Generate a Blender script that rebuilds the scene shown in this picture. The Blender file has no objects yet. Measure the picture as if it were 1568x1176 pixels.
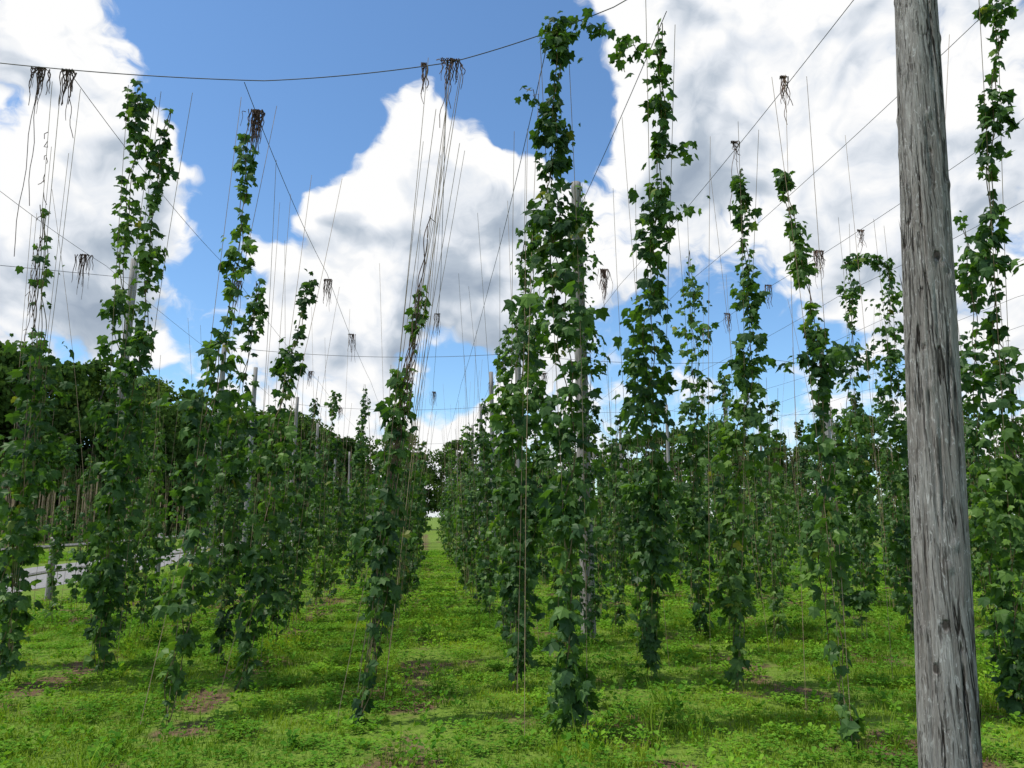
import bpy, math, numpy as np
from mathutils import Vector
sc=bpy.context.scene
R=np.random.RandomState(7)

# ------------------------------------------------------------------ helpers
def N(nt,t,**k):
    n=nt.nodes.new(t)
    for a,b in k.items(): setattr(n,a,b)
    return n
def L(nt,a,b): nt.links.new(a,b)
def setin(nt,inp,v):
    if isinstance(v,bpy.types.NodeSocket): nt.links.new(v,inp)
    else: inp.default_value=v
def math_(nt,op,a,b=0.0,c=None,clamp=False):
    n=N(nt,'ShaderNodeMath',operation=op,use_clamp=clamp)
    setin(nt,n.inputs[0],a); setin(nt,n.inputs[1],b)
    if c is not None: setin(nt,n.inputs[2],c)
    return n.outputs[0]
def vmath(nt,op,a,b):
    n=N(nt,'ShaderNodeVectorMath',operation=op)
    setin(nt,n.inputs[0],a); setin(nt,n.inputs[1],b)
    return n.outputs[1] if op in('DISTANCE','DOT_PRODUCT') else n.outputs[0]
def maprange(nt,v,a,b,c,d,interp='LINEAR'):
    n=N(nt,'ShaderNodeMapRange',interpolation_type=interp,clamp=True)
    setin(nt,n.inputs['Value'],v)
    for i,x in zip(('From Min','From Max','To Min','To Max'),(a,b,c,d)): setin(nt,n.inputs[i],x)
    return n.outputs['Result']
def noise(nt,vec,scale,detail=4,rough=.5,dist=0.0,out=0):
    n=N(nt,'ShaderNodeTexNoise')
    if vec is not None: L(nt,vec,n.inputs['Vector'])
    n.inputs['Scale'].default_value=scale;n.inputs['Detail'].default_value=detail
    n.inputs['Roughness'].default_value=rough;n.inputs['Distortion'].default_value=dist
    return n.outputs[out]
def ramp(nt,fac,stops,interp='LINEAR'):
    n=N(nt,'ShaderNodeValToRGB');L(nt,fac,n.inputs[0]);cr=n.color_ramp;cr.interpolation=interp
    while len(cr.elements)<len(stops): cr.elements.new(.5)
    for e,(p,c) in zip(cr.elements,stops): e.position=p;e.color=(*c,1)
    return n.outputs[0]
def mixc(nt,fac,a,b,mode='MIX'):
    n=N(nt,'ShaderNodeMix',data_type='RGBA',blend_type=mode)
    setin(nt,n.inputs[0],fac)
    for i,v in ((6,a),(7,b)):
        if isinstance(v,tuple): v=(*v,1)
        setin(nt,n.inputs[i],v)
    return n.outputs[2]
def newmat(name):
    m=bpy.data.materials.new(name);m.use_nodes=True
    nt=m.node_tree;b=nt.nodes['Principled BSDF'];o=nt.nodes['Material Output']
    return m,nt,b,o
def link(o,parent=None):
    sc.collection.objects.link(o)
    if parent: o.parent=parent
    return o
def empty(name,loc=(0,0,0)):
    e=bpy.data.objects.new(name,None);e.empty_display_size=.2;e.location=loc
    return link(e)
def mesh_np(name,verts,loops,starts,totals,mats,midx=None,smooth=False):
    me=bpy.data.meshes.new(name)
    me.vertices.add(len(verts));me.vertices.foreach_set('co',np.ascontiguousarray(verts,dtype=np.float32).ravel())
    me.loops.add(len(loops));me.loops.foreach_set('vertex_index',np.ascontiguousarray(loops,dtype=np.int32))
    me.polygons.add(len(starts));me.polygons.foreach_set('loop_start',np.ascontiguousarray(starts,dtype=np.int32))
    me.polygons.foreach_set('loop_total',np.ascontiguousarray(totals,dtype=np.int32))
    for m in mats: me.materials.append(m)
    if midx is not None: me.polygons.foreach_set('material_index',np.ascontiguousarray(midx,dtype=np.int32))
    me.polygons.foreach_set('use_smooth',np.full(len(starts),smooth,dtype=bool))
    me.update(calc_edges=True)
    if len(starts)<400000: me.validate()
    return me
class MB:
    """accumulates polygons"""
    def __init__(s): s.v=[];s.n=0;s.l=[];s.t=[];s.m=[]
    def add(s,verts,faces,mat=0):
        verts=np.asarray(verts,dtype=float).reshape(-1,3)
        for f in faces: s.l.append(np.array(f)+s.n);s.t.append([len(f)]);s.m.append([mat])
        s.v.append(verts);s.n+=len(verts)
    def add_inst(s,tv,tf,M,pos,mat=0):
        n=len(pos)
        if n==0: return
        V=np.einsum('nij,kj->nki',M,tv)+pos[:,None,:]
        k=len(tv);tf=np.array(tf)
        I=(tf[None]+(np.arange(n)*k)[:,None,None]+s.n)
        s.l.append(I.ravel());s.t.append(np.full(n*len(tf),tf.shape[1]));s.m.append(np.full(n*len(tf),mat))
        s.v.append(V.reshape(-1,3));s.n+=n*k
    def tube(s,pts,r,sides=4,mat=0,cap=False):
        pts=np.asarray(pts,float);n=len(pts)
        r=np.broadcast_to(np.asarray(r,float),(n,))
        d=np.gradient(pts,axis=0);d/=np.linalg.norm(d,axis=1)[:,None]+1e-9
        vertical=np.abs(d[:,2]).mean()>.6
        ref=np.tile(np.array([[1.,0,0]]) if vertical else np.array([[0,0,1.]]),(n,1))
        a=np.cross(d,ref);a/=np.linalg.norm(a,axis=1)[:,None]+1e-9;b=np.cross(d,a)
        th=np.arange(sides)/sides*2*np.pi
        V=pts[:,None]+r[:,None,None]*(np.cos(th)[None,:,None]*a[:,None]+np.sin(th)[None,:,None]*b[:,None])
        i=np.arange(n-1)[:,None]*sides;j=np.arange(sides)[None];j2=(j+1)%sides
        q=np.stack([i+j,i+j2,i+sides+j2,i+sides+j],-1).reshape(-1,4)+s.n
        s.l.append(q.ravel());s.t.append(np.full(len(q),4));s.m.append(np.full(len(q),mat))
        s.v.append(V.reshape(-1,3));s.n+=n*sides
    def arrays(s):
        return (np.concatenate(s.v),np.concatenate([np.ravel(x) for x in s.l]),np.concatenate([np.ravel(x) for x in s.t]),np.concatenate([np.ravel(x) for x in s.m]))
    def append(s,arr,x,y,rz,sc_):
        v,l,t,m=arr;c,q=math.cos(rz)*sc_,math.sin(rz)*sc_
        w_=np.empty_like(v);w_[:,0]=v[:,0]*c-v[:,1]*q+x;w_[:,1]=v[:,0]*q+v[:,1]*c+y;w_[:,2]=v[:,2]*sc_
        s.v.append(w_);s.l.append(l+s.n);s.t.append(t);s.m.append(m);s.n+=len(v)
    def mesh(s,name,mats,smooth=False):
        v,l,t,m=s.arrays();st=np.concatenate([[0],np.cumsum(t)[:-1]])
        return mesh_np(name,v,l,st,t,mats,m,smooth)
def axes(y,nrm):
    y=y/np.linalg.norm(y,axis=1)[:,None]
    x=np.cross(y,nrm);x/=np.linalg.norm(x,axis=1)[:,None]+1e-9
    z=np.cross(x,y)
    return np.stack([x,y,z],-1)

# ------------------------------------------------------------------ camera
YAW=math.radians(6.3)
cam=bpy.data.cameras.new("camera");co=bpy.data.objects.new("camera",cam);link(co)
cam.sensor_width=36;cam.lens=36*1150/1568;cam.clip_end=3000;cam.clip_start=.05
co.location=(0,0,1.6);co.rotation_euler=(math.radians(100),0,-YAW);sc.camera=co
sc.view_settings.view_transform='Standard';sc.view_settings.look='None'

# ------------------------------------------------------------------ sky
SUN_AZ=math.radians(-95);SUN_EL=math.radians(62)
w=bpy.data.worlds.new("World");sc.world=w;w.use_nodes=True
w.cycles.sampling_method='NONE'   # the cloudy sky is nearly uniform: cheaper to sample by bounce only
nt=w.node_tree;nt.nodes.clear()
blobs=[((-.15,.82,.55),.25,-1.6),((-.05,.81,.58),.20,-1.5),((.12,.81,.57),.14,-1.3),((.15,.85,.51),.10,-1.3),((-.18,.86,.47),.13,-1.3),
 ((-.22,.88,.41),.10,-1.3),((-.25,.92,.30),.10,-1.2),((-.47,.80,.40),.08,-1.1),((.38,.90,.22),.17,-.8),((.18,.88,.44),.06,-1.0),((.02,.98,.19),.07,-.6),((-.36,.84,.43),.08,-1.0),
 ((-.02,.87,.49),.13,1.3),((.02,.90,.43),.17,1.1),((-.10,.92,.36),.19,1.0),((.06,.92,.36),.12,.6),((-.15,.95,.27),.12,.8),
 ((-.42,.77,.49),.2,1.0),((-.34,.87,.36),.16,1.0),((-.43,.84,.33),.18,.8),
 ((.46,.79,.40),.35,.9),((.26,.80,.54),.14,1.0),((.04,.99,.14),.3,.35)]
def cloud_group(name,full):
    g=bpy.data.node_groups.new(name,'ShaderNodeTree')
    g.interface.new_socket("Vector",in_out='INPUT',socket_type='NodeSocketVector')
    g.interface.new_socket("D",in_out='OUTPUT',socket_type='NodeSocketFloat')
    gi=N(g,'NodeGroupInput');go=N(g,'NodeGroupOutput');v0=gi.outputs[0]
    v1=vmath(g,'ADD',v0,vmath(g,'MULTIPLY',vmath(g,'SUBTRACT',noise(g,v0,8,3 if full else 1,.62,out=1),(.5,.5,.5)),(.17,.17,.17)))
    acc=.12
    for c,r,wt in blobs:
        d=vmath(g,'DISTANCE',v1,c)
        acc=math_(g,'ADD',maprange(g,d,r*1.35,0,0,wt,'SMOOTHSTEP'),acc)
    vs=vmath(g,'MULTIPLY',v1,(1,1,1.5))
    f1=math_(g,'MULTIPLY',math_(g,'SUBTRACT',noise(g,vs,6.5,7 if full else 2.5,.62),.5),2.6)
    D=math_(g,'ADD',acc,f1)
    if full:   # cauliflower billows
        vo=N(g,'ShaderNodeTexVoronoi',feature='F1');L(g,v1,vo.inputs['Vector']);vo.inputs['Scale'].default_value=24
        vd=math_(g,'MULTIPLY',vo.outputs['Distance'],vo.outputs['Distance'])
        D=math_(g,'ADD',D,math_(g,'MULTIPLY',math_(g,'SUBTRACT',.22,vd),.5))
    L(g,D,go.inputs[0]);return g
G0=cloud_group("cloud_density",True);G1=cloud_group("cloud_density_soft",False)
tc=N(nt,'ShaderNodeTexCoord')
dv=tc.outputs['Generated']
def dens(g,v):
    n=N(nt,'ShaderNodeGroup');n.node_tree=g;L(nt,v,n.inputs[0]);return n.outputs[0]
D0=dens(G0,dv);D1=dens(G1,vmath(nt,'ADD',dv,(-.014,0,.032)))
alpha=maprange(nt,D0,-.08,.42,0,1,'SMOOTHSTEP')
s1=math_(nt,'MULTIPLY',math_(nt,'SUBTRACT',D0,D1),.60)
thick=maprange(nt,D1,.5,2.0,0,.44)
br=math_(nt,'ADD',s1,math_(nt,'SUBTRACT',1.0,thick),clamp=True)
ccol=ramp(nt,br,[(0,(.34,.41,.51)),(.4,(.49,.56,.65)),(.75,(.80,.84,.90)),(1,(1.0,1.0,1.0))])
sky=N(nt,'ShaderNodeTexSky',sky_type='NISHITA',sun_disc=False,sun_elevation=SUN_EL,sun_rotation=SUN_AZ,dust_density=.4,ozone_density=1.8,air_density=1.0)
skc=mixc(nt,1.0,sky.outputs[0],(.86,1.10,1.26),'MULTIPLY')
bg=N(nt,'ShaderNodeBackground');bg.inputs[1].default_value=.145;L(nt,skc,bg.inputs[0])
bc=N(nt,'ShaderNodeBackground');bc.inputs[1].default_value=1.0;L(nt,ccol,bc.inputs[0])
sep=N(nt,'ShaderNodeSeparateXYZ');L(nt,dv,sep.inputs[0])
alpha=math_(nt,'MULTIPLY',alpha,maprange(nt,sep.outputs[2],-.05,.02,0,1))
mx=N(nt,'ShaderNodeMixShader');L(nt,alpha,mx.inputs[0]);L(nt,bg.outputs[0],mx.inputs[1]);L(nt,bc.outputs[0],mx.inputs[2])
wo=N(nt,'ShaderNodeOutputWorld');L(nt,mx.outputs[0],wo.inputs[0])

sl=bpy.data.lights.new("sun",'SUN');sl.energy=4.1;sl.angle=math.radians(1.2);sl.color=(1,.96,.87)
so=bpy.data.objects.new("sun",sl);link(so)
sd=Vector((math.sin(SUN_AZ)*math.cos(SUN_EL),math.cos(SUN_AZ)*math.cos(SUN_EL),math.sin(SUN_EL)))
so.rotation_euler=sd.to_track_quat('Z','Y').to_euler();so.location=(-10,10,30)

# ------------------------------------------------------------------ materials
def leaf_mat(name,c_dark,c_mid,c_lite,trans,tf=.3,wscale=.35,yellow=None,gloss=0,tlo=(.66,.68,.72)):
    m,nt,b,o=newmat(name);nt.nodes.remove(b)
    geo=N(nt,'ShaderNodeNewGeometry')
    col=ramp(nt,geo.outputs['Random Per Island'],[(0,c_dark),(.5,c_mid),(.985,c_lite)]+([(1,yellow)] if yellow else []))
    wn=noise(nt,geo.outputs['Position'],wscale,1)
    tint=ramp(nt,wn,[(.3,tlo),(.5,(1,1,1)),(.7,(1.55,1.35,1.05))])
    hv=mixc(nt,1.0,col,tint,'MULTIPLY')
    df=N(nt,'ShaderNodeBsdfDiffuse');L(nt,hv,df.inputs[0]);sh=df.outputs[0]
    if gloss:
        gl=N(nt,'ShaderNodeBsdfGlossy');gl.inputs['Roughness'].default_value=.5;gl.inputs[0].default_value=(.85,.9,.8,1)
        ly=N(nt,'ShaderNodeMixShader');ly.inputs[0].default_value=gloss;L(nt,sh,ly.inputs[1]);L(nt,gl.outputs[0],ly.inputs[2]);sh=ly.outputs[0]
    t=N(nt,'ShaderNodeBsdfTranslucent')
    L(nt,mixc(nt,1.0,hv,trans,'MULTIPLY'),t.inputs[0])
    ms=N(nt,'ShaderNodeMixShader');ms.inputs[0].default_value=tf
    L(nt,sh,ms.inputs[1]);L(nt,t.outputs[0],ms.inputs[2]);L(nt,ms.outputs[0],o.inputs[0])
    return m
M_leaf=leaf_mat("hop_leaf",(.024,.062,.022),(.050,.110,.030),(.090,.175,.038),(2.1,2.3,.6),.29,.5,(.20,.20,.045),.025)
M_tree=leaf_mat("tree_leaf",(.035,.07,.02),(.065,.12,.03),(.10,.165,.042),(1.5,1.6,.8),.3,.12)
M_grass=leaf_mat("grass_blade",(.095,.19,.018),(.165,.28,.026),(.24,.34,.045),(1.6,1.5,.6),.37,.8,(.34,.29,.12),0,(.6,.72,.7))
M_clover=leaf_mat("clover_leaf",(.065,.18,.022),(.12,.265,.028),(.17,.32,.04),(1.6,1.6,.6),.32,.8,None,0,(.6,.72,.7))
def simple(name,c1,c2,scale=20,rough=.8,stretch=(1,1,1)):
    m,nt,b,o=newmat(name)
    geo=N(nt,'ShaderNodeNewGeometry')
    n=noise(nt,vmath(nt,'MULTIPLY',geo.outputs['Position'],stretch),scale,2,.6)
    L(nt,ramp(nt,n,[(.3,c1),(.7,c2)]),b.inputs['Base Color']);b.inputs['Roughness'].default_value=rough
    return m
M_string=simple("coir_string",(.20,.13,.075),(.38,.28,.17),6)
M_stem=simple("bine_stem",(.12,.06,.035),(.14,.13,.045),8)
M_wire=simple("steel_wire",(.035,.035,.04),(.08,.075,.07),5,.5)
M_tuft=simple("withered_bine",(.045,.024,.016),(.15,.085,.055),15)
M_bark=simple("bark",(.05,.04,.03),(.11,.09,.07),4)
M_pole_far=simple("grey_wood",(.14,.13,.12),(.36,.34,.32),3,.9,(12,12,.8))

def pole_mat():
    m,nt,b,o=newmat("weathered_wood")
    tc=N(nt,'ShaderNodeTexCoord');p=tc.outputs['Object']
    big=noise(nt,vmath(nt,'MULTIPLY',p,(5,5,1.1)),1.5,5,.6)
    wob=vmath(nt,'ADD',p,vmath(nt,'MULTIPLY',vmath(nt,'SUBTRACT',noise(nt,vmath(nt,'MULTIPLY',p,(6,6,3)),1,3,out=1),(.5,.5,.5)),(.035,.035,0)))
    g1=noise(nt,vmath(nt,'MULTIPLY',wob,(60,60,1.8)),1,7,.74,.2)
    g2=noise(nt,vmath(nt,'MULTIPLY',wob,(180,180,8)),1,4,.7)
    crn=noise(nt,vmath(nt,'MULTIPLY',wob,(13,13,.45)),1,4,.6,.9)
    crack=maprange(nt,math_(nt,'ABSOLUTE',math_(nt,'SUBTRACT',crn,.5)),.004,.022,1,0)
    crmask=maprange(nt,noise(nt,vmath(nt,'MULTIPLY',p,(7,7,.9)),1,3),.45,.53,0,1)
    crack=math_(nt,'MULTIPLY',crack,crmask)
    cr2=maprange(nt,noise(nt,vmath(nt,'MULTIPLY',wob,(85,85,2.8)),1,3,.5),.58,.64,0,1)
    sl_=maprange(nt,noise(nt,vmath(nt,'MULTIPLY',wob,(44,44,14)),1,3,.65,1.0),.59,.65,0,1)
    pk=N(nt,'ShaderNodeTexVoronoi',feature='F1');L(nt,vmath(nt,'MULTIPLY',p,(5.3,5.3,3.7)),pk.inputs['Vector']);pk.inputs['Scale'].default_value=1
    kd=math_(nt,'ADD',pk.outputs['Distance'],math_(nt,'MULTIPLY',math_(nt,'SUBTRACT',noise(nt,vmath(nt,'MULTIPLY',p,(1,1,.6)),40,3),.5),.16))
    knot=maprange(nt,kd,.07,.15,1,0,'SMOOTHSTEP');ring=math_(nt,'MULTIPLY',maprange(nt,kd,.12,.36,1,0),maprange(nt,math_(nt,'SINE',math_(nt,'MULTIPLY',kd,80)),-1,1,0,.5))
    col=ramp(nt,g1,[(.28,(.11,.10,.095)),(.45,(.255,.24,.225)),(.58,(.37,.355,.335)),(.75,(.52,.50,.475))])
    col=mixc(nt,maprange(nt,big,.40,.64,0,.55),col,(.19,.16,.14))
    col=mixc(nt,maprange(nt,g2,.5,.72,0,.5),col,(.10,.087,.078))
    col=mixc(nt,math_(nt,'MULTIPLY',sl_,.55),col,(.60,.59,.575))
    col=mixc(nt,math_(nt,'MULTIPLY',cr2,.7),col,(.055,.045,.038))
    col=mixc(nt,math_(nt,'MULTIPLY',ring,.55),col,(.10,.08,.065))
    col=mixc(nt,math_(nt,'MULTIPLY',knot,.85),col,(.04,.03,.024))
    col=mixc(nt,math_(nt,'MULTIPLY',crack,.95),col,(.018,.013,.01))
    L(nt,col,b.inputs['Base Color']);b.inputs['Roughness'].default_value=.9;b.inputs['Specular IOR Level'].default_value=.1
    h=math_(nt,'ADD',math_(nt,'MULTIPLY',g1,.6),math_(nt,'MULTIPLY',g2,.35))
    h=math_(nt,'SUBTRACT',h,math_(nt,'MULTIPLY',crack,1.2));h=math_(nt,'SUBTRACT',h,math_(nt,'MULTIPLY',cr2,.4));h=math_(nt,'SUBTRACT',h,math_(nt,'MULTIPLY',knot,.5))
    bp=N(nt,'ShaderNodeBump');bp.inputs['Strength'].default_value=1;bp.inputs['Distance'].default_value=.024
    L(nt,h,bp.inputs['Height']);L(nt,bp.outputs[0],b.inputs['Normal'])
    return m
M_pole=pole_mat()

# ------------------------------------------------------------------ ground
m,nt,b,o=newmat("ground_soil_grass");M_ground=m
geo=N(nt,'ShaderNodeNewGeometry');p=geo.outputs['Position']
n1=noise(nt,p,.9,4,.6);n2=noise(nt,p,14,4,.7);n3=noise(nt,p,.08,2)
grass=ramp(nt,n2,[(.3,(.055,.10,.015)),(.5,(.12,.20,.024)),(.72,(.20,.28,.047))])
grass=mixc(nt,maprange(nt,n3,.35,.65,0,.4),grass,(.16,.21,.04))
soil=ramp(nt,n2,[(.3,(.07,.045,.028)),(.7,(.20,.13,.08))])
sp=N(nt,'ShaderNodeSeparateXYZ');L(nt,p,sp.inputs[0])
ph=math_(nt,'PINGPONG',math_(nt,'ADD',sp.outputs[0],100*1.75+1.9),.875)
rowm=maprange(nt,ph,.1,.4,.17,0)
inyard=math_(nt,'MULTIPLY',math_(nt,'GREATER_THAN',sp.outputs[0],-6.3),math_(nt,'LESS_THAN',sp.outputs[1],70))
rowm=math_(nt,'MULTIPLY',rowm,inyard)
fac=maprange(nt,math_(nt,'ADD',n1,rowm),.59,.67,0,1)
L(nt,mixc(nt,fac,grass,soil),b.inputs['Base Color']);b.inputs['Roughness'].default_value=.95;b.inputs['Specular IOR Level'].default_value=.1
bp=N(nt,'ShaderNodeBump');bp.inputs['Distance'].default_value=.03;L(nt,n2,bp.inputs['Height']);L(nt,bp.outputs[0],b.inputs['Normal'])
xs=np.concatenate([[-900,-300,-100],np.linspace(-50,50,101),[100,300,900]]);ys=np.concatenate([[-300,-60],np.linspace(-10,90,101),[140,400,1500]])
X,Y=np.meshgrid(xs,ys)
Z=.025*np.sin(X*1.3+np.sin(Y*.7)*2)*np.sin(Y*.9+X*.2)
Z[(np.abs(X)>45)|(Y>85)|(Y<-5)]=0;Z[X<-8]*=0
V=np.stack([X,Y,Z],-1).reshape(-1,3);nx=len(xs);ny=len(ys)
i=(np.arange(ny-1)[:,None]*nx+np.arange(nx-1)[None]).ravel()
q=np.stack([i,i+1,i+nx+1,i+nx],-1)
link(bpy.data.objects.new("ground",mesh_np("ground",V,q.ravel(),np.arange(len(q))*4,np.full(len(q),4),[M_ground],None,True)))

# gravel road
m,nt,b,o=newmat("gravel");geo=N(nt,'ShaderNodeNewGeometry')
L(nt,ramp(nt,noise(nt,geo.outputs['Position'],9,6,.75),[(.3,(.14,.135,.13)),(.7,(.31,.30,.29))]),b.inputs['Base Color']);b.inputs['Roughness'].default_value=.95
ys=np.linspace(-20,140,161)
lx=-12.3+.12*np.sin(ys*.9)+R.uniform(-.08,.08,161);rx=-8.6+.12*np.sin(ys*1.3)+R.uniform(-.08,.08,161)
V=np.concatenate([np.stack([lx,ys,ys*0+.008],-1),np.stack([rx,ys,ys*0+.008],-1)])
i=np.arange(160);q=np.stack([i,i+161,i+162,i+1],-1)
link(bpy.data.objects.new("gravel_road",mesh_np("gravel_road",V,q.ravel(),np.arange(160)*4,np.full(160,4),[m])))

# ------------------------------------------------------------------ grass tiles
blade=np.array([[-.5,0,0],[.5,0,0],[-.38,.12,.55],[.38,.12,.55],[-.02,.45,1],[.02,.45,1]],float)
bladef=[(0,1,3,2),(2,3,5,4)]
lf=np.array([(0,0,0),(.42,.35,.08),(.45,.8,.1),(0,1,0),(-.45,.8,.1),(-.42,.35,.08)],float)
lff=[(0,1,2,3),(0,3,4,5)]
def grass_tile(name,seed,nb,nc,size,hb,hc,nw=0,tall=0):
    r=np.random.RandomState(seed);mb=MB()
    def blades(nb,hb,cx=None):
        pos=np.stack([r.uniform(-.5,.5,nb)*size,r.uniform(-.5,.5,nb)*size,np.full(nb,-.01)],-1)
        if cx is not None: pos[:,:2]=cx[r.randint(0,len(cx),nb)]+r.normal(0,.03,(nb,2))
        a=r.uniform(0,2*np.pi,nb);h=hb*r.uniform(.4,1.25,nb)*(.7+.5*np.sin(pos[:,0]*9/size+seed)*np.sin(pos[:,1]*8/size));wd=r.uniform(.004,.009,nb)*size/.6
        M=np.zeros((nb,3,3));M[:,0,0]=np.cos(a)*wd;M[:,1,0]=np.sin(a)*wd;M[:,0,1]=-np.sin(a)*h;M[:,1,1]=np.cos(a)*h;M[:,2,2]=h
        M[:,0,2]=r.normal(0,.25,nb)*h;M[:,1,2]=r.normal(0,.25,nb)*h
        mb.add_inst(blade,bladef,M,pos,0)
    blades(nb,hb)
    if tall: blades(tall,.24,r.uniform(-.4,.4,(5,2))*size)
    if nc:
        cl=r.uniform(-.5,.5,(9,2))*size
        c=cl[r.randint(0,9,nc)]+r.normal(0,.11*size,(nc,2));z=hc*r.uniform(.35,1.2,nc)
        for k in range(3):
            a=np.arange(nc)*2.4+k*2.094
            y=np.stack([np.cos(a),np.sin(a),r.uniform(-.2,.35,nc)],-1);nn=np.stack([r.normal(0,.3,nc),r.normal(0,.3,nc),np.ones(nc)],-1)
            s=r.uniform(.012,.022,nc)*size/.6
            mb.add_inst(lf,lff,axes(y,nn)*s[:,None,None],np.column_stack([c,z]),1)
    for _ in range(nw):
        c=r.uniform(-.5,.5,2)*size;k=r.randint(7,14);a=r.uniform(0,2*np.pi,k);hh=.09 if not tall else .22
        y=np.stack([np.cos(a),np.sin(a),r.uniform(.1,1.2,k)],-1);nn=np.stack([r.normal(0,.3,k),r.normal(0,.3,k),np.ones(k)],-1)
        s=r.uniform(.02,.05,k)
        mb.add_inst(lf*np.array([.8,1,1]),lff,axes(y,nn)*s[:,None,None],np.column_stack([c[0]+np.cos(a)*.02,c[1]+np.sin(a)*.02,r.uniform(.01,hh,k)]),1)
    return mb.mesh(name,[M_grass,M_clover])
near=[grass_tile("grass_tile",i,750,300 if i%3 else 60,.6,.07,.05,2 if i%2 else 6) for i in range(6)]
sparse=[grass_tile("grass_tile_sparse",20+i,150,60,.6,.07,.05,3) for i in range(2)]
weedy=[grass_tile("grass_tile_weedy",24+i,500,150,.6,.09,.09,12,110) for i in range(3)]
far=[grass_tile("grass_tile_far",30+i,550,200,1.5,.085,.07,0) for i in range(4)]
ge=empty("grass")
def put(me,x,y,z,rz,s,parent,name):
    o=bpy.data.objects.new(name,me);o.location=(x,y,z);o.rotation_euler=(0,0,rz);o.scale=(s,s,s);return link(o,parent)
for ix in np.arange(-9,9,.6):
    for iy in np.arange(2.2,13,.6):
        if abs(ix)>1.2+iy*.8+.6: continue
        ph=abs(((ix+1.9+.875)%1.75)-.875);q_=R.rand()
        rw=ph<.3 and ix>-6
        me=sparse[R.randint(2)] if (rw and q_<.45) else weedy[R.randint(3)] if ((rw and q_<.85) or q_>.97) else near[R.randint(6)]
        put(me,ix+R.uniform(-.05,.05),iy+R.uniform(-.05,.05),0,R.randint(4)*1.5708+R.uniform(-.1,.1),R.uniform(.98,1.15),ge,"grass_patch")
for ix in np.arange(-9-28,30,1.45):
    for iy in np.arange(2,36,1.45):
        if iy<12.6 and abs(ix)<8.6: continue
        if abs(ix-.1*iy)>2+iy*.8: continue
        if -13.1<ix<-7.8: continue
        put(far[R.randint(4)],ix+R.uniform(-.1,.1),iy+R.uniform(-.1,.1),0,R.randint(4)*1.5708,R.uniform(.98,1.12),ge,"grass_patch")

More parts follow.
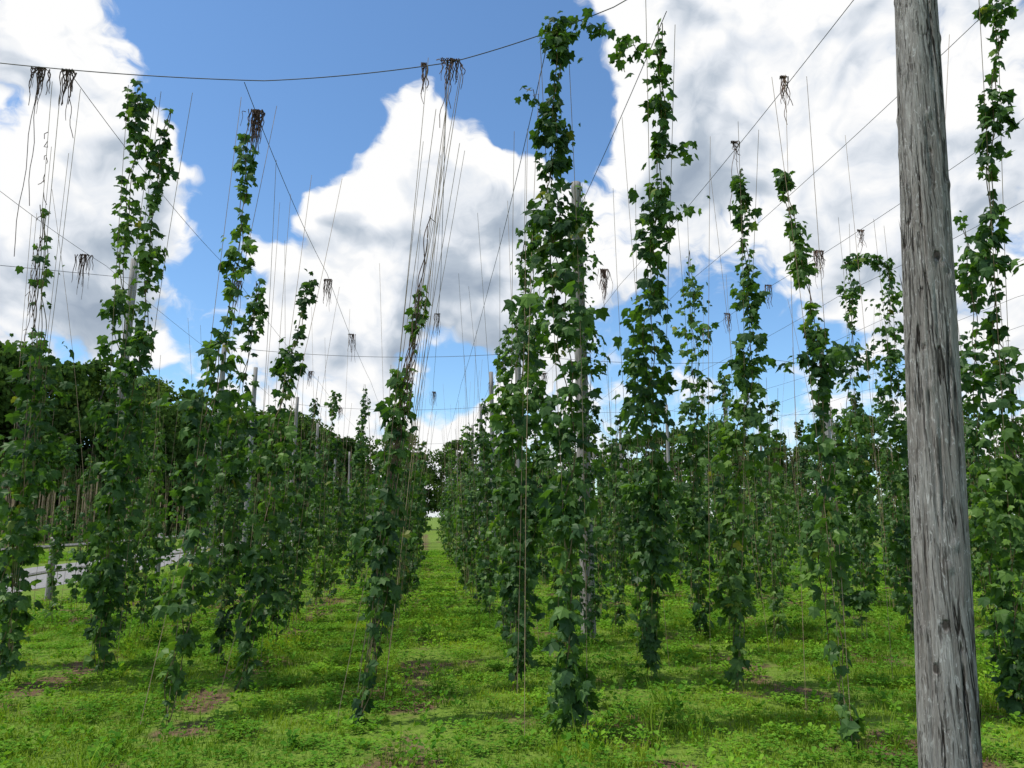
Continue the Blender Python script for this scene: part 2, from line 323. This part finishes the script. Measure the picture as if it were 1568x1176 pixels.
# ------------------------------------------------------------------ hop bines
rt=[(.20,-.13),(.54,.05),(.40,.28),(.50,.64),(.24,.60)]
outl=[(0,0)]+rt+[(0,1.0)]+[(-x,y) for x,y in rt[::-1]]
lv=np.array([(0,.32)]+outl,float);zz=-.42*np.abs(lv[:,0])-.30*np.clip(lv[:,1],0,2)**2+.06*np.sin(lv[:,1]*7+lv[:,0]*3)
HL=np.column_stack([lv,zz])
HLF=[(0,i,i%(len(outl))+1) for i in range(1,len(outl)+1)]
FL=np.array([(0,0,0),(.55,.12,-.2),(.42,.62,-.28),(0,1.05,-.3),(-.42,.62,-.28),(-.55,.12,-.2)],float);FLF=[(0,1,2,3),(0,3,4,5)]
def bine(mb,r,base,top,h,dense,wid=1.0,leaf=1.0,z0=.15,strings=2,lush=1.0,upsparse=1.0,short=0.,lod=0):
    base=np.array([base[0],base[1],0.]);top=np.array(top,float)
    ph=r.uniform(0,6.28,4)
    def ax(z):
        z=np.atleast_1d(z);t=z/top[2]
        p=(base+(top-base)*t[:,None]).copy();amp=.05*np.clip(z,0,1)
        p[:,0]+=amp*np.sin(z*1.7+ph[0])+.015*np.sin(z*9+ph[1]);p[:,1]+=amp*np.sin(z*1.3+ph[2])+.015*np.cos(z*9+ph[1]);p[:,2]=z
        return p
    for k in range(strings):
        off=(k-.5*(strings-1))*np.array([.30,.12,0]);tt=top+off+np.array([r.normal(0,.06),r.normal(0,.1),0])
        bb=base+np.array([r.normal(0,.12),r.normal(0,.1),0])*(k>0)
        end=1.0
        if short and (k>0 or r.rand()<.45): end=r.uniform(.4,.72)
        zs=np.linspace(0,end,5 if lod else 9)[:,None];sag=np.array([.04*r.normal(),.04*r.normal(),0])
        mb.tube(bb+(tt-bb)*zs+np.sin(zs*np.pi)*sag,.003,3,1)
    zs=np.arange(.0,h,.25 if lod else .07)
    for k in range(1 if lod else 2):
        pa=ax(zs);tw=zs*5+k*3.1+ph[3];rr=.018+.03*(zs<dense)
        pa[:,0]+=np.cos(tw)*rr;pa[:,1]+=np.sin(tw)*rr
        mb.tube(pa,.0048,3,2)
    z=z0;P_=[];Y_=[];N_=[];S_=[];th=r.uniform(0,6.28)
    cnt=.55 if lod else 1.0;lsz=1.2 if lod else 1.0
    while z<h:
        f=z/dense
        clump=.5+.5*math.sin(z*6.1+ph[1])*math.sin(z*2.3+ph[2])+r.normal(0,.14)
        clump=min(1.1,max(0,clump))
        if f<1:
            prof=.5+.5*math.sin(min(1,f*1.3)*math.pi*.5)
            ll=.225*wid*prof*(.38+.9*clump);nl=r.uniform(5,14)*lush*(.2+1.15*clump)*(.72 if z<1 else 1);ls=.086*leaf;step=.086
        else:
            g_=(z-dense)/max(.1,h-dense)
            clump=.5+.5*math.sin(z*6.3+ph[1])+.2*math.sin(z*15+ph[2])
            ll=(.165-.07*g_)*wid*(.25+1.0*clump);nl=r.uniform(3,10)*(.1+1.1*clump)*upsparse;ls=(.080-.014*g_)*leaf;step=.078
        nl=int(nl*cnt+r.rand()*.6)
        if r.rand()<.04 and z>.8: ll*=2.4;nl+=3
        c=ax(z)[0]
        for sgn in (0,math.pi):
            a=th+sgn+r.normal(0,.4);out=np.array([math.cos(a),math.sin(a),0])
            for k in range(nl):
                u=((k+r.rand())/max(1,nl))**.8
                side=np.array([-out[1],out[0],0])*r.normal(0,.35)*ll
                P_.append(c+out*ll*u+side+np.array([0,0,.05*u-.30*ll*u*u+r.normal(0,.055)]))
                aa=a+r.normal(0,.9);oo=np.array([math.cos(aa),math.sin(aa),0])
                Y_.append(oo*.6+np.array([0,0,-.7+r.normal(0,.4)]));N_.append(oo*.7+np.array([r.normal(0,.4),r.normal(0,.4),.7]));S_.append(ls*lsz*r.uniform(.4,1.5))
        th+=1.35+r.normal(0,.3);z+=step*r.uniform(.7,1.4)
    P_=np.array(P_);M=axes(np.array(Y_),np.array(N_))*np.array(S_)[:,None,None]
    M[:,:,0]*=r.uniform(.8,1.25,len(P_))[:,None]
    if lod: mb.add_inst(FL,FLF,M,P_,0)
    else: mb.add_inst(HL,HLF,M,P_,0)
BM=[M_leaf,M_string,M_stem]
def hero(base,top,h,dense,seed,**k):
    r=np.random.RandomState(seed);mb=MB();bine(mb,r,base,top,h,dense,**k)
    return link(bpy.data.objects.new("hop_bine",mb.mesh("hop_bine",BM)))
W=5.8
H=[((-4.0,8.1),(-3.65,7.2,W),4.6,3.0,dict(upsparse=.3,wid=1.1)),
 ((-4.4,8.9),(-4.3,8.6,W),3.6,2.9,dict(wid=1.05)),
 ((-3.5,9.0),(-2.95,7.2,W),5.75,3.7,dict(wid=1.0,upsparse=1.4)),
 ((-3.25,8.3),(-2.62,7.2,W),5.65,3.0,dict(wid=.85,upsparse=1.2)),
 ((-2.0,6.5),(-1.85,7.4,W),5.6,2.8,dict(wid=.85,upsparse=1.1)),
 ((-2.2,8.8),(-2.0,8.6,W),4.3,3.0,dict(wid=.9,lush=.8)),
 ((-1.7,7.6),(-1.4,9.0,W),4.4,2.8,dict(wid=.85)),
 ((-.5,6.3),(.13,6.5,W),3.6,2.2,dict(wid=.6,lush=.7,strings=2)),
 ((-.55,8.2),(.1,8.0,W),2.9,1.9,dict(wid=.6,lush=.7,strings=3)),
 ((1.1,5.8),(1.0,5.85,W),5.85,4.3,dict(wid=.95,upsparse=1.5,lush=1.15)),
 ((.85,7.3),(.95,7.6,W),4.5,3.7,dict(wid=.95)),
 ((1.05,8.3),(1.25,8.2,W),4.9,3.9,dict(wid=.85,lush=.85)),
 ((2.1,9.8),(2.12,10.1,6.4),6.4,6.2,dict(wid=.95,strings=1,lush=.75)),
 ((2.25,7.7),(1.84,5.55,W),5.75,3.8,dict(wid=.92,upsparse=1.4,lush=1.1)),
 ((2.5,8.8),(2.5,8.9,W),3.9,3.0,dict(lush=.75,wid=.9)),
 ((3.6,10.),(3.5,9.4,W),5.2,4.2,dict(wid=1.1,lush=.85)),
 ((2.9,7.1),(3.4,7.3,W),5.35,3.5,dict(wid=.85,upsparse=1.3)),
 ((3.0,5.4),(3.38,6.4,W),4.75,2.2,dict(wid=.78,lush=.72,upsparse=1.3)),
 ((5.5,9.4),(5.85,9.6,W),5.2,3.9,dict(lush=.85)),
 ((6.2,9.4),(6.45,9.6,W),5.25,4.3,dict(lush=.85)),
 ((4.75,5.9),(4.5,5.1,W),5.8,3.0,dict(wid=.8,upsparse=1.2)),
 ((5.5,7.0),(5.3,6.6,W),4.6,3.2,dict(lush=.85)),
]
for k,(b_,t_,h_,d_,kw) in enumerate(H): hero(b_,t_,h_,d_,100+k,**kw)
r=np.random.RandomState(55)
def arm(pts,n,parentname="hop_bine"):
    mb=MB();pts=np.array(pts,float);t=np.linspace(0,1,12);tt=np.linspace(0,1,len(pts))
    cv=np.column_stack([np.interp(t,tt,pts[:,i]) for i in range(3)]);cv+=r.normal(0,.02,cv.shape);mb.tube(cv,.004,3,2)
    u=r.rand(n);c=np.column_stack([np.interp(u,tt,pts[:,i]) for i in range(3)])+r.normal(0,.05,(n,3))
    a=r.uniform(0,6.28,n);oo=np.column_stack([np.cos(a),np.sin(a),a*0])
    M=axes(oo*.6+np.column_stack([a*0,a*0,-.7+r.normal(0,.4,n)]),oo*.7+np.column_stack([r.normal(0,.3,n),r.normal(0,.3,n),a*0+.8]))*(r.uniform(.05,.1,n))[:,None,None]
    mb.add_inst(HL,HLF,M,c,0);link(bpy.data.objects.new(parentname,mb.mesh(parentname,BM)))
arm([(1.0,5.85,5.6),(1.15,5.8,5.85),(1.35,5.75,5.8),(1.4,5.75,5.7)],34)
arm([(1.0,5.8,5.0),(.85,5.8,5.1),(.75,5.8,5.15)],22)
arm([(1.84,5.6,5.4),(1.6,5.6,5.55),(1.5,5.6,5.4),(1.55,5.6,5.3)],30)
arm([(1.9,5.9,4.6),(2.1,5.9,4.75),(2.25,5.9,4.8)],24)
arm([(5.85,9.6,5.1),(6.1,9.6,5.25),(6.45,9.6,5.1)],90)
r=np.random.RandomState(56);mb=MB()
for a,b_ in [((.72,5.7,0),(1.0,6.6,5.84)),((-.35,6.9,0),(.12,6.9,5.84)),((-.42,9.4,0),(.12,7.2,5.84)),((2.9,7.8,0),(3.1,7.6,5.84)),((3.15,6.3,0),(3.38,6.35,5.84)),((1.35,9.2,0),(1.0,9.6,5.84)),
             ((3.4,5.2,0),(4.55,5.6,5.84)),((-2.1,9.2,0),(-2.1,10,5.84)),((-1.75,8.7,0),(-1.9,9.7,5.84)),((4.0,8.8,0),(3.4,8.4,5.84)),((4.5,7.2,0),(4.6,7.4,5.84)),((-3.7,9.3,0),(-5.0,9.9,5.84)),((2.6,8.2,0),(2.0,7.3,5.84)),((-.4,11,0),(.12,9,5.84))]:
    a=np.array(a);b_=np.array(b_);t=np.linspace(0,1,12)[:,None];mb.tube(a+(b_-a)*t+np.sin(t*np.pi)*np.array([r.normal(0,.04),0,0]),.0024,4,0)
link(bpy.data.objects.new("guide_strings",mb.mesh("guide_strings",[M_string])))

variants={0:[],1:[]}
for lod in (0,1):
    for k in range(12):
        r=np.random.RandomState(300+k);mb=MB()
        d=r.uniform(1.9,2.8);h=d+(r.uniform(.3,.9) if k%3 else r.uniform(1.2,2.2))
        bine(mb,r,(0,0),(r.uniform(-.35,.35),r.uniform(-.3,.3),W),h,d,wid=r.uniform(.75,1.05),lush=r.uniform(.5,.85),z0=.25,strings=3 if lod else 4,short=1,lod=lod)
        if k%3==0: bine(mb,r,(.12,.3),(r.uniform(-.3,.3),r.uniform(0,.6),W),h*.8,d*.8,wid=.75,lush=.5,short=1,lod=lod)
        variants[lod].append(mb.arrays())
rows=np.concatenate([np.array([-5.5,-3.65,-1.9,-.45,.95,2.65,4.4,6.1]),6.1+1.75*np.arange(1,14)])
starts={-5.5:12.5,-3.65:10.2,-1.9:9.9,-.45:10.2,.95:9.4,2.65:10.6,4.4:9.4,6.1:10.8}
big=MB()
for x in rows:
    y=starts.get(round(float(x),2),8.8+R.rand())
    if x>7: y=max(y,(x-1.5)/1.0)
    while y<50:
        skip=.5 if x<-5 else (.2 if x<-3 and y<22 else .1)
        if R.rand()>skip: big.append(variants[1 if math.hypot(x,y)>17.5 else 0][R.randint(12)],x+R.normal(0,.1),y,R.choice([0,math.pi])+R.normal(0,.3),R.uniform(.86,1.0)*(.93 if x<-3 else 1))
        y+=R.uniform(.85,1.4)*(1 if y<26 else 1.5)
link(bpy.data.objects.new("hop_rows",big.mesh("hop_rows",BM)))

big=MB();sv=[]
for k in range(4):
    r=np.random.RandomState(400+k);mb=MB()
    bine(mb,r,(0,0),(r.uniform(-.3,.3),r.uniform(-.3,.3),4.2),r.uniform(1.3,2.2),r.uniform(.6,1.2),wid=.6,lush=.5,strings=3,leaf=.9,lod=1)
    mb.tube(np.array([(0.05,.05,z) for z in np.linspace(0,3.2,5)]),.03,5,1)
    sv.append(mb.arrays())
for x in np.arange(-15,-34,-1.9):
    for y in np.arange(14,52,1.6):
        if y>-x*.75: big.append(sv[R.randint(4)],x+R.normal(0,.1),y+R.normal(0,.2),R.uniform(0,6.28),R.uniform(.85,1.1))
link(bpy.data.objects.new("young_hop_rows",big.mesh("young_hop_rows",BM)))

# ------------------------------------------------------------------ poles
def pole(x,y,h,r0,r1,lean=(0,0),seg=20,rings=24,seed=0,splint=False,mat=None):
    r=np.random.RandomState(seed);th=np.arange(seg)/seg*2*np.pi;z=np.linspace(-.3,h,rings)
    T,Zz=np.meshgrid(th,z);rad=r0+(r1-r0)*np.clip(Zz/h,0,1)
    for k in range(5):
        a=r.uniform(0,6.28);rad=rad*(1+.014*np.sin(T*(k+2)+a+Zz*r.uniform(-.6,.6)))
    rad=rad*(1+.02*np.sin(Zz*r.uniform(.8,1.6)+r.uniform(0,6)))
    if splint:
        for k in range(60):
            a=r.uniform(0,6.28);zc=r.uniform(0,h);ln=r.uniform(.2,1.2);dth=np.abs((T-a-.1*np.sin(Zz*2+k)+np.pi)%(2*np.pi)-np.pi)
            rad-=r.uniform(.006,.018)*np.exp(-(dth/r.uniform(.025,.06))**2)*np.clip(1-((Zz-zc)/ln)**2,0,1)
        for k in range(45):
            a=r.uniform(0,6.28);zc=r.uniform(0,h);dth=np.abs((T-a+np.pi)%(2*np.pi)-np.pi)
            rad+=.009*np.exp(-(dth/.14)**2-((Zz-zc)/.035)**2)
    V=np.stack([np.cos(T)*rad+lean[0]*Zz,np.sin(T)*rad+lean[1]*Zz,Zz],-1).reshape(-1,3)
    mb=MB();i=(np.arange(rings-1)[:,None]*seg);j=np.arange(seg)[None];j2=(j+1)%seg
    q=np.stack([i+j,i+j2,i+seg+j2,i+seg+j],-1).reshape(-1,4)
    mb.v.append(V);mb.n=len(V);mb.l.append(q.ravel());mb.t.append([4]*len(q));mb.m.append([0]*len(q))
    mb.l.append(np.arange(seg)+(rings-1)*seg);mb.t.append([seg]);mb.m.append([0])
    if splint:
        for k in range(34):
            a=r.uniform(0,6.28);zc=r.uniform(.2,h-.3);ln=r.uniform(.08,.35);rr=(r0+(r1-r0)*zc/h)
            t0=np.array([math.cos(a),math.sin(a),0]);tg=np.array([-math.sin(a),math.cos(a),0]);b0=t0*(rr-.006)+np.array([lean[0]*zc,lean[1]*zc,zc])
            mb.add([b0-tg*.01,b0+tg*.01,b0+t0*.022+np.array([0,0,ln]),b0+t0*.004+np.array([0,0,ln*.5])],[(0,1,2),(0,3,2),(1,2,3)],0)
    o=bpy.data.objects.new("wooden_pole",mb.mesh("wooden_pole",[mat or M_pole],True));o.location=(x,y,0);return link(o)
pole(3.02,4.35,6.9,.168,.118,(.056,.0),128,420,1,True)
pole(2.18,10.35,6.5,.10,.075,(-.012,0),40,80,2,True,M_pole_far)
k=3
for x in (-5.5,2.2,9.9,17.6):
    for y in (10.4,17.2,24.0,31,38,46,55):
        if x==2.2 and y<11: continue
        if x==-5.5 and y<11: y=14.6
        elif x==-5.5 and y<18: y=20.5
        if x>12 and y<17: continue
        pole(x+R.normal(0,.1),y+R.normal(0,.3),6.2+R.uniform(-.1,.2),.085,.065,(R.normal(0,.01),R.normal(0,.01)),16,14,k,False,M_pole_far);k+=1

# ------------------------------------------------------------------ trellis wires
def wire(pts,rad,sag=.12,name="trellis_wire",n=14,mat=None):
    mb=MB()
    for a,b_ in zip(pts[:-1],pts[1:]):
        a=np.array(a,float);b_=np.array(b_,float);t=np.linspace(0,1,n)[:,None]
        c=a+(b_-a)*t;c[:,2]-=(4*sag*t*(1-t))[:,0];mb.tube(c,rad,4,0)
    return link(bpy.data.objects.new(name,mb.mesh(name,[mat or M_wire])))
wire([(-9,6.4,6.0),(-4.2,7.05,5.88),(-1.7,7.05,5.86),(.15,6.5,5.84),(1.5,5.65,5.9),(3.35,4.45,6.6),(8,2,6.5)],.0055,.03,"cross_cable")
for yy in (20.5,31,46): wire([(-5.5,yy,6.1),(2.2,yy,6.1),(9.9,yy,6.1),(17.6,yy,6.1),(25,yy,6.0)],.006,.18,"cross_cable")
for x,y0 in ((-5.6,7),(-3.55,7.1),(-1.9,7.1),(.1,6.5),(1.0,5.9),(1.95,5.6),(3.4,3.5),(4.6,3.5),(6.2,4),(7.8,5),(9.6,6),(11.3,8),(13,9),(14.8,10)):
    wire([(x,y0,5.86),(x+.05,13,5.82),(x,24,5.85),(x,38,5.85),(x,60,5.85)],.004,.1)
wire([(-5.5,14.6,6.1),(-6.8,4.,3.2)],.004,.0,"guy_wire")

def tuft(x,y,z,n,ln,wd,seed,tail=()):
    r=np.random.RandomState(seed);mb=MB()
    for k in range(n):
        t=np.linspace(0,1,9);l_=ln*r.uniform(.3,1)*(1 if r.rand()<.85 else 1.4)
        x0=x+r.normal(0,wd*.35);s=r.normal(0,wd*.22);pf=r.uniform(0,6)
        px=x0+s*np.sqrt(t)+.012*np.sin(t*9+pf)*(.3+t);pz=z+.03*np.sin(t*3.1)*(r.rand()<.4)*2-l_*t
        mb.tube(np.column_stack([px,y+.03*np.sin(t*5+pf),pz]),r.uniform(.004,.009)*(1.1-t*.6),3,0)
    t=np.linspace(0,1,14)
    for q_ in range(2): mb.tube(np.column_stack([x+(t-.5)*wd*1.0,y+.02*np.sin(t*30+q_*3),z+.015*np.cos(t*30+q_*3)]),.006,3,0)
    for tl in tail:
        t=np.linspace(0,1,12);mb.tube(np.column_stack([x+tl[0]*t+.012*np.sin(t*14),np.full(12,y),z-tl[1]*t]),.004,3,0)
    link(bpy.data.objects.new("withered_bine_tuft",mb.mesh("withered_bine_tuft",[M_tuft])))
tuft(-3.82,7.08,5.86,18,.40,.14,1,[(.05,1.4),(-.03,1.9)]);tuft(-3.55,7.08,5.86,12,.42,.10,21,[(.1,.7)])
tuft(.13,6.5,5.86,18,.34,.18,2,[(.0,.5),(-.1,.7)]);tuft(-.12,6.6,5.86,7,.35,.05,22)
tuft(-1.82,7.35,5.7,38,.5,.12,3,[(.0,.8)])
tuft(3.38,6.4,5.84,10,.4,.06,4,[(0,.5)]);tuft(3.42,7.7,5.84,8,.25,.07,5,[(-.1,1.0),(.1,1.0)])
tuft(2.97,12.3,5.84,30,.6,.14,6);tuft(6.2,11,5.84,26,.5,.14,7);tuft(-5.7,12.5,5.84,24,.6,.13,8);tuft(6.4,10.1,5.84,9,.3,.1,9)
rr_=np.random.RandomState(9)
for k in range(26):
    tuft(rr_.choice([-5.6,-3.55,-1.9,.1,1.95,3.4,6.2,7.8,9.6,11.3])+.02,rr_.uniform(12,32),5.84,rr_.randint(10,22),.5,.12,30+k)
for (bx,by),(tx,ty),z0,z1,s,ns in [((-.5,6.3),(.13,6.5),1.9,4.4,1,2),((-.55,8.2),(.1,8.0),2.4,4.0,2,2),((-.6,7.2),(.1,7.3),1.2,3.9,3,1),((-4,8.1),(-3.7,7.1),3.2,5.3,5,1),((-5.4,10.6),(-5.6,10.8),3.9,5.4,6,2)]:
    r=np.random.RandomState(s);mb=MB()
    for k in range(3):
        z=np.linspace(z0+r.uniform(0,.6),z1-r.uniform(0,1.2),40);t=z/5.84
        mb.tube(np.column_stack([bx+(tx-bx)*t+.02*np.sin(z*11+k*2),by+(ty-by)*t+.02*np.cos(z*11+k*2),z]),.005,3,0)
    for k in range(14):
        z=r.uniform(z0,z1);t=z/5.84;p0=np.array([bx+(tx-bx)*t,by+(ty-by)*t,z]);q_=p0+np.array([r.normal(0,.03),r.normal(0,.03),-r.uniform(.03,.12)])
        mb.tube(np.array([p0,(p0+q_)/2+r.normal(0,.01,3),q_]),.004,3,0)
    for k in range(ns):
        zt=np.linspace(0,1,10);o_=r.normal(0,.05,2);mb.tube(np.column_stack([bx+(tx+o_[0]*2-bx)*zt,by+(ty+o_[1]*3-by)*zt,zt*5.84]),.0035,3,1)
    link(bpy.data.objects.new("withered_bine",mb.mesh("withered_bine",[M_tuft,M_string])))

# ------------------------------------------------------------------ roadside fence
fe=empty("wooden_fence")
fy=np.arange(10,60,3.0)
for k,y in enumerate(fy):
    o=pole(0,0,1.2,.07,.06,(R.normal(0,.02),0),10,6,90+k,False,M_pole_far);o.name="post";o.location=(-7.3,y,0);o.parent=fe
for hh,rd in ((.55,.03),(1.02,.035)):
    o=wire([(-7.24,y,hh+R.normal(0,.015)) for y in fy],rd,.01,"rail",5,M_pole_far);o.parent=fe

# ------------------------------------------------------------------ trees
def tree_mesh(seed,h,wd,nleaf,low=.18):
    r=np.random.RandomState(seed);mb=MB()
    zt=np.linspace(0,h*.75,8);mb.tube(np.column_stack([.2*np.sin(zt*.4+seed),.2*np.cos(zt*.5),zt]),np.linspace(.24,.06,8),8,1)
    cs=[]
    for k in range(34):
        z=h*(low+(.96-low)*r.rand()**.85);f=(z/h-.18)/.8;rad=wd*math.sqrt(max(.05,1-(2*f-.75)**2/1.7))*r.uniform(.35,1);a=r.uniform(0,6.28)
        c=np.array([math.cos(a)*rad,math.sin(a)*rad,z]);cs.append((c,r.uniform(.6,1.25)*wd*.33))
        if k%2: mb.tube(np.array([(0,0,z*.7),tuple(c*np.array([.5,.5,1])*np.array([1,1,.88])),tuple(c)]),[.07,.05,.02],5,1)
    pos=[];nn=[]
    for c,s in cs:
        n=nleaf//34;d=r.normal(0,1,(n,3));d/=np.linalg.norm(d,axis=1)[:,None];rr=s*r.uniform(.55,1.08,n)
        pos.append(c+d*rr[:,None]*np.array([1.1,1.1,.8]));nn.append(d+r.normal(0,.5,(n,3)))
    pos=np.concatenate(pos);nn=np.concatenate(nn);y=r.normal(0,1,pos.shape)+np.array([0,0,-.4])
    q=np.array([(0,-.5,0),(.35,-.1,-.05),(.25,.4,-.08),(0,.6,-.12),(-.25,.4,-.08),(-.35,-.1,-.05)],float)
    mb.add_inst(q,[(0,1,2,3),(0,3,4,5)],axes(y,nn)*(r.uniform(.2,.42,len(pos)))[:,None,None],pos,0)
    return mb.mesh("tree_crown",[M_tree,M_bark])
tv=[tree_mesh(k,10+k*.4,3.0+.25*(k%3),5200,.05 if k%2 else .14) for k in range(5)]
shrub=[tree_mesh(20+k,4.5,2.6,2600,.0) for k in range(2)]
te=empty("tree_line")
for t in np.linspace(0,1,22):
    x=-40+t*32;y=36+t*54
    for q_ in range(2): put(tv[R.randint(5)],x+R.normal(0,1.5)-q_*3,y+R.normal(0,1.5)+q_*3,0,R.uniform(0,6.28),R.uniform(.95,1.2)*(1.2-.3*t),te,"tree")
    put(shrub[R.randint(2)],x+2+R.normal(0,.6),y-2+R.normal(0,.6),0,R.uniform(0,6.28),R.uniform(.8,1.1),te,"shrub")
for x in np.arange(-8,70,3.8):
    put(tv[R.randint(5)],x+R.normal(0,1),93+R.normal(0,2)-max(0,x-20)*.5,0,R.uniform(0,6.28),R.uniform(.85,1.15),te,"tree")
for y in np.arange(12,38,3.8):
    put(tv[R.randint(5)],-43+R.normal(0,1),y,0,R.uniform(0,6.28),R.uniform(1.0,1.2),te,"tree")
    put(shrub[R.randint(2)],-40,y+1,0,R.uniform(0,6.28),R.uniform(.8,1.1),te,"shrub")
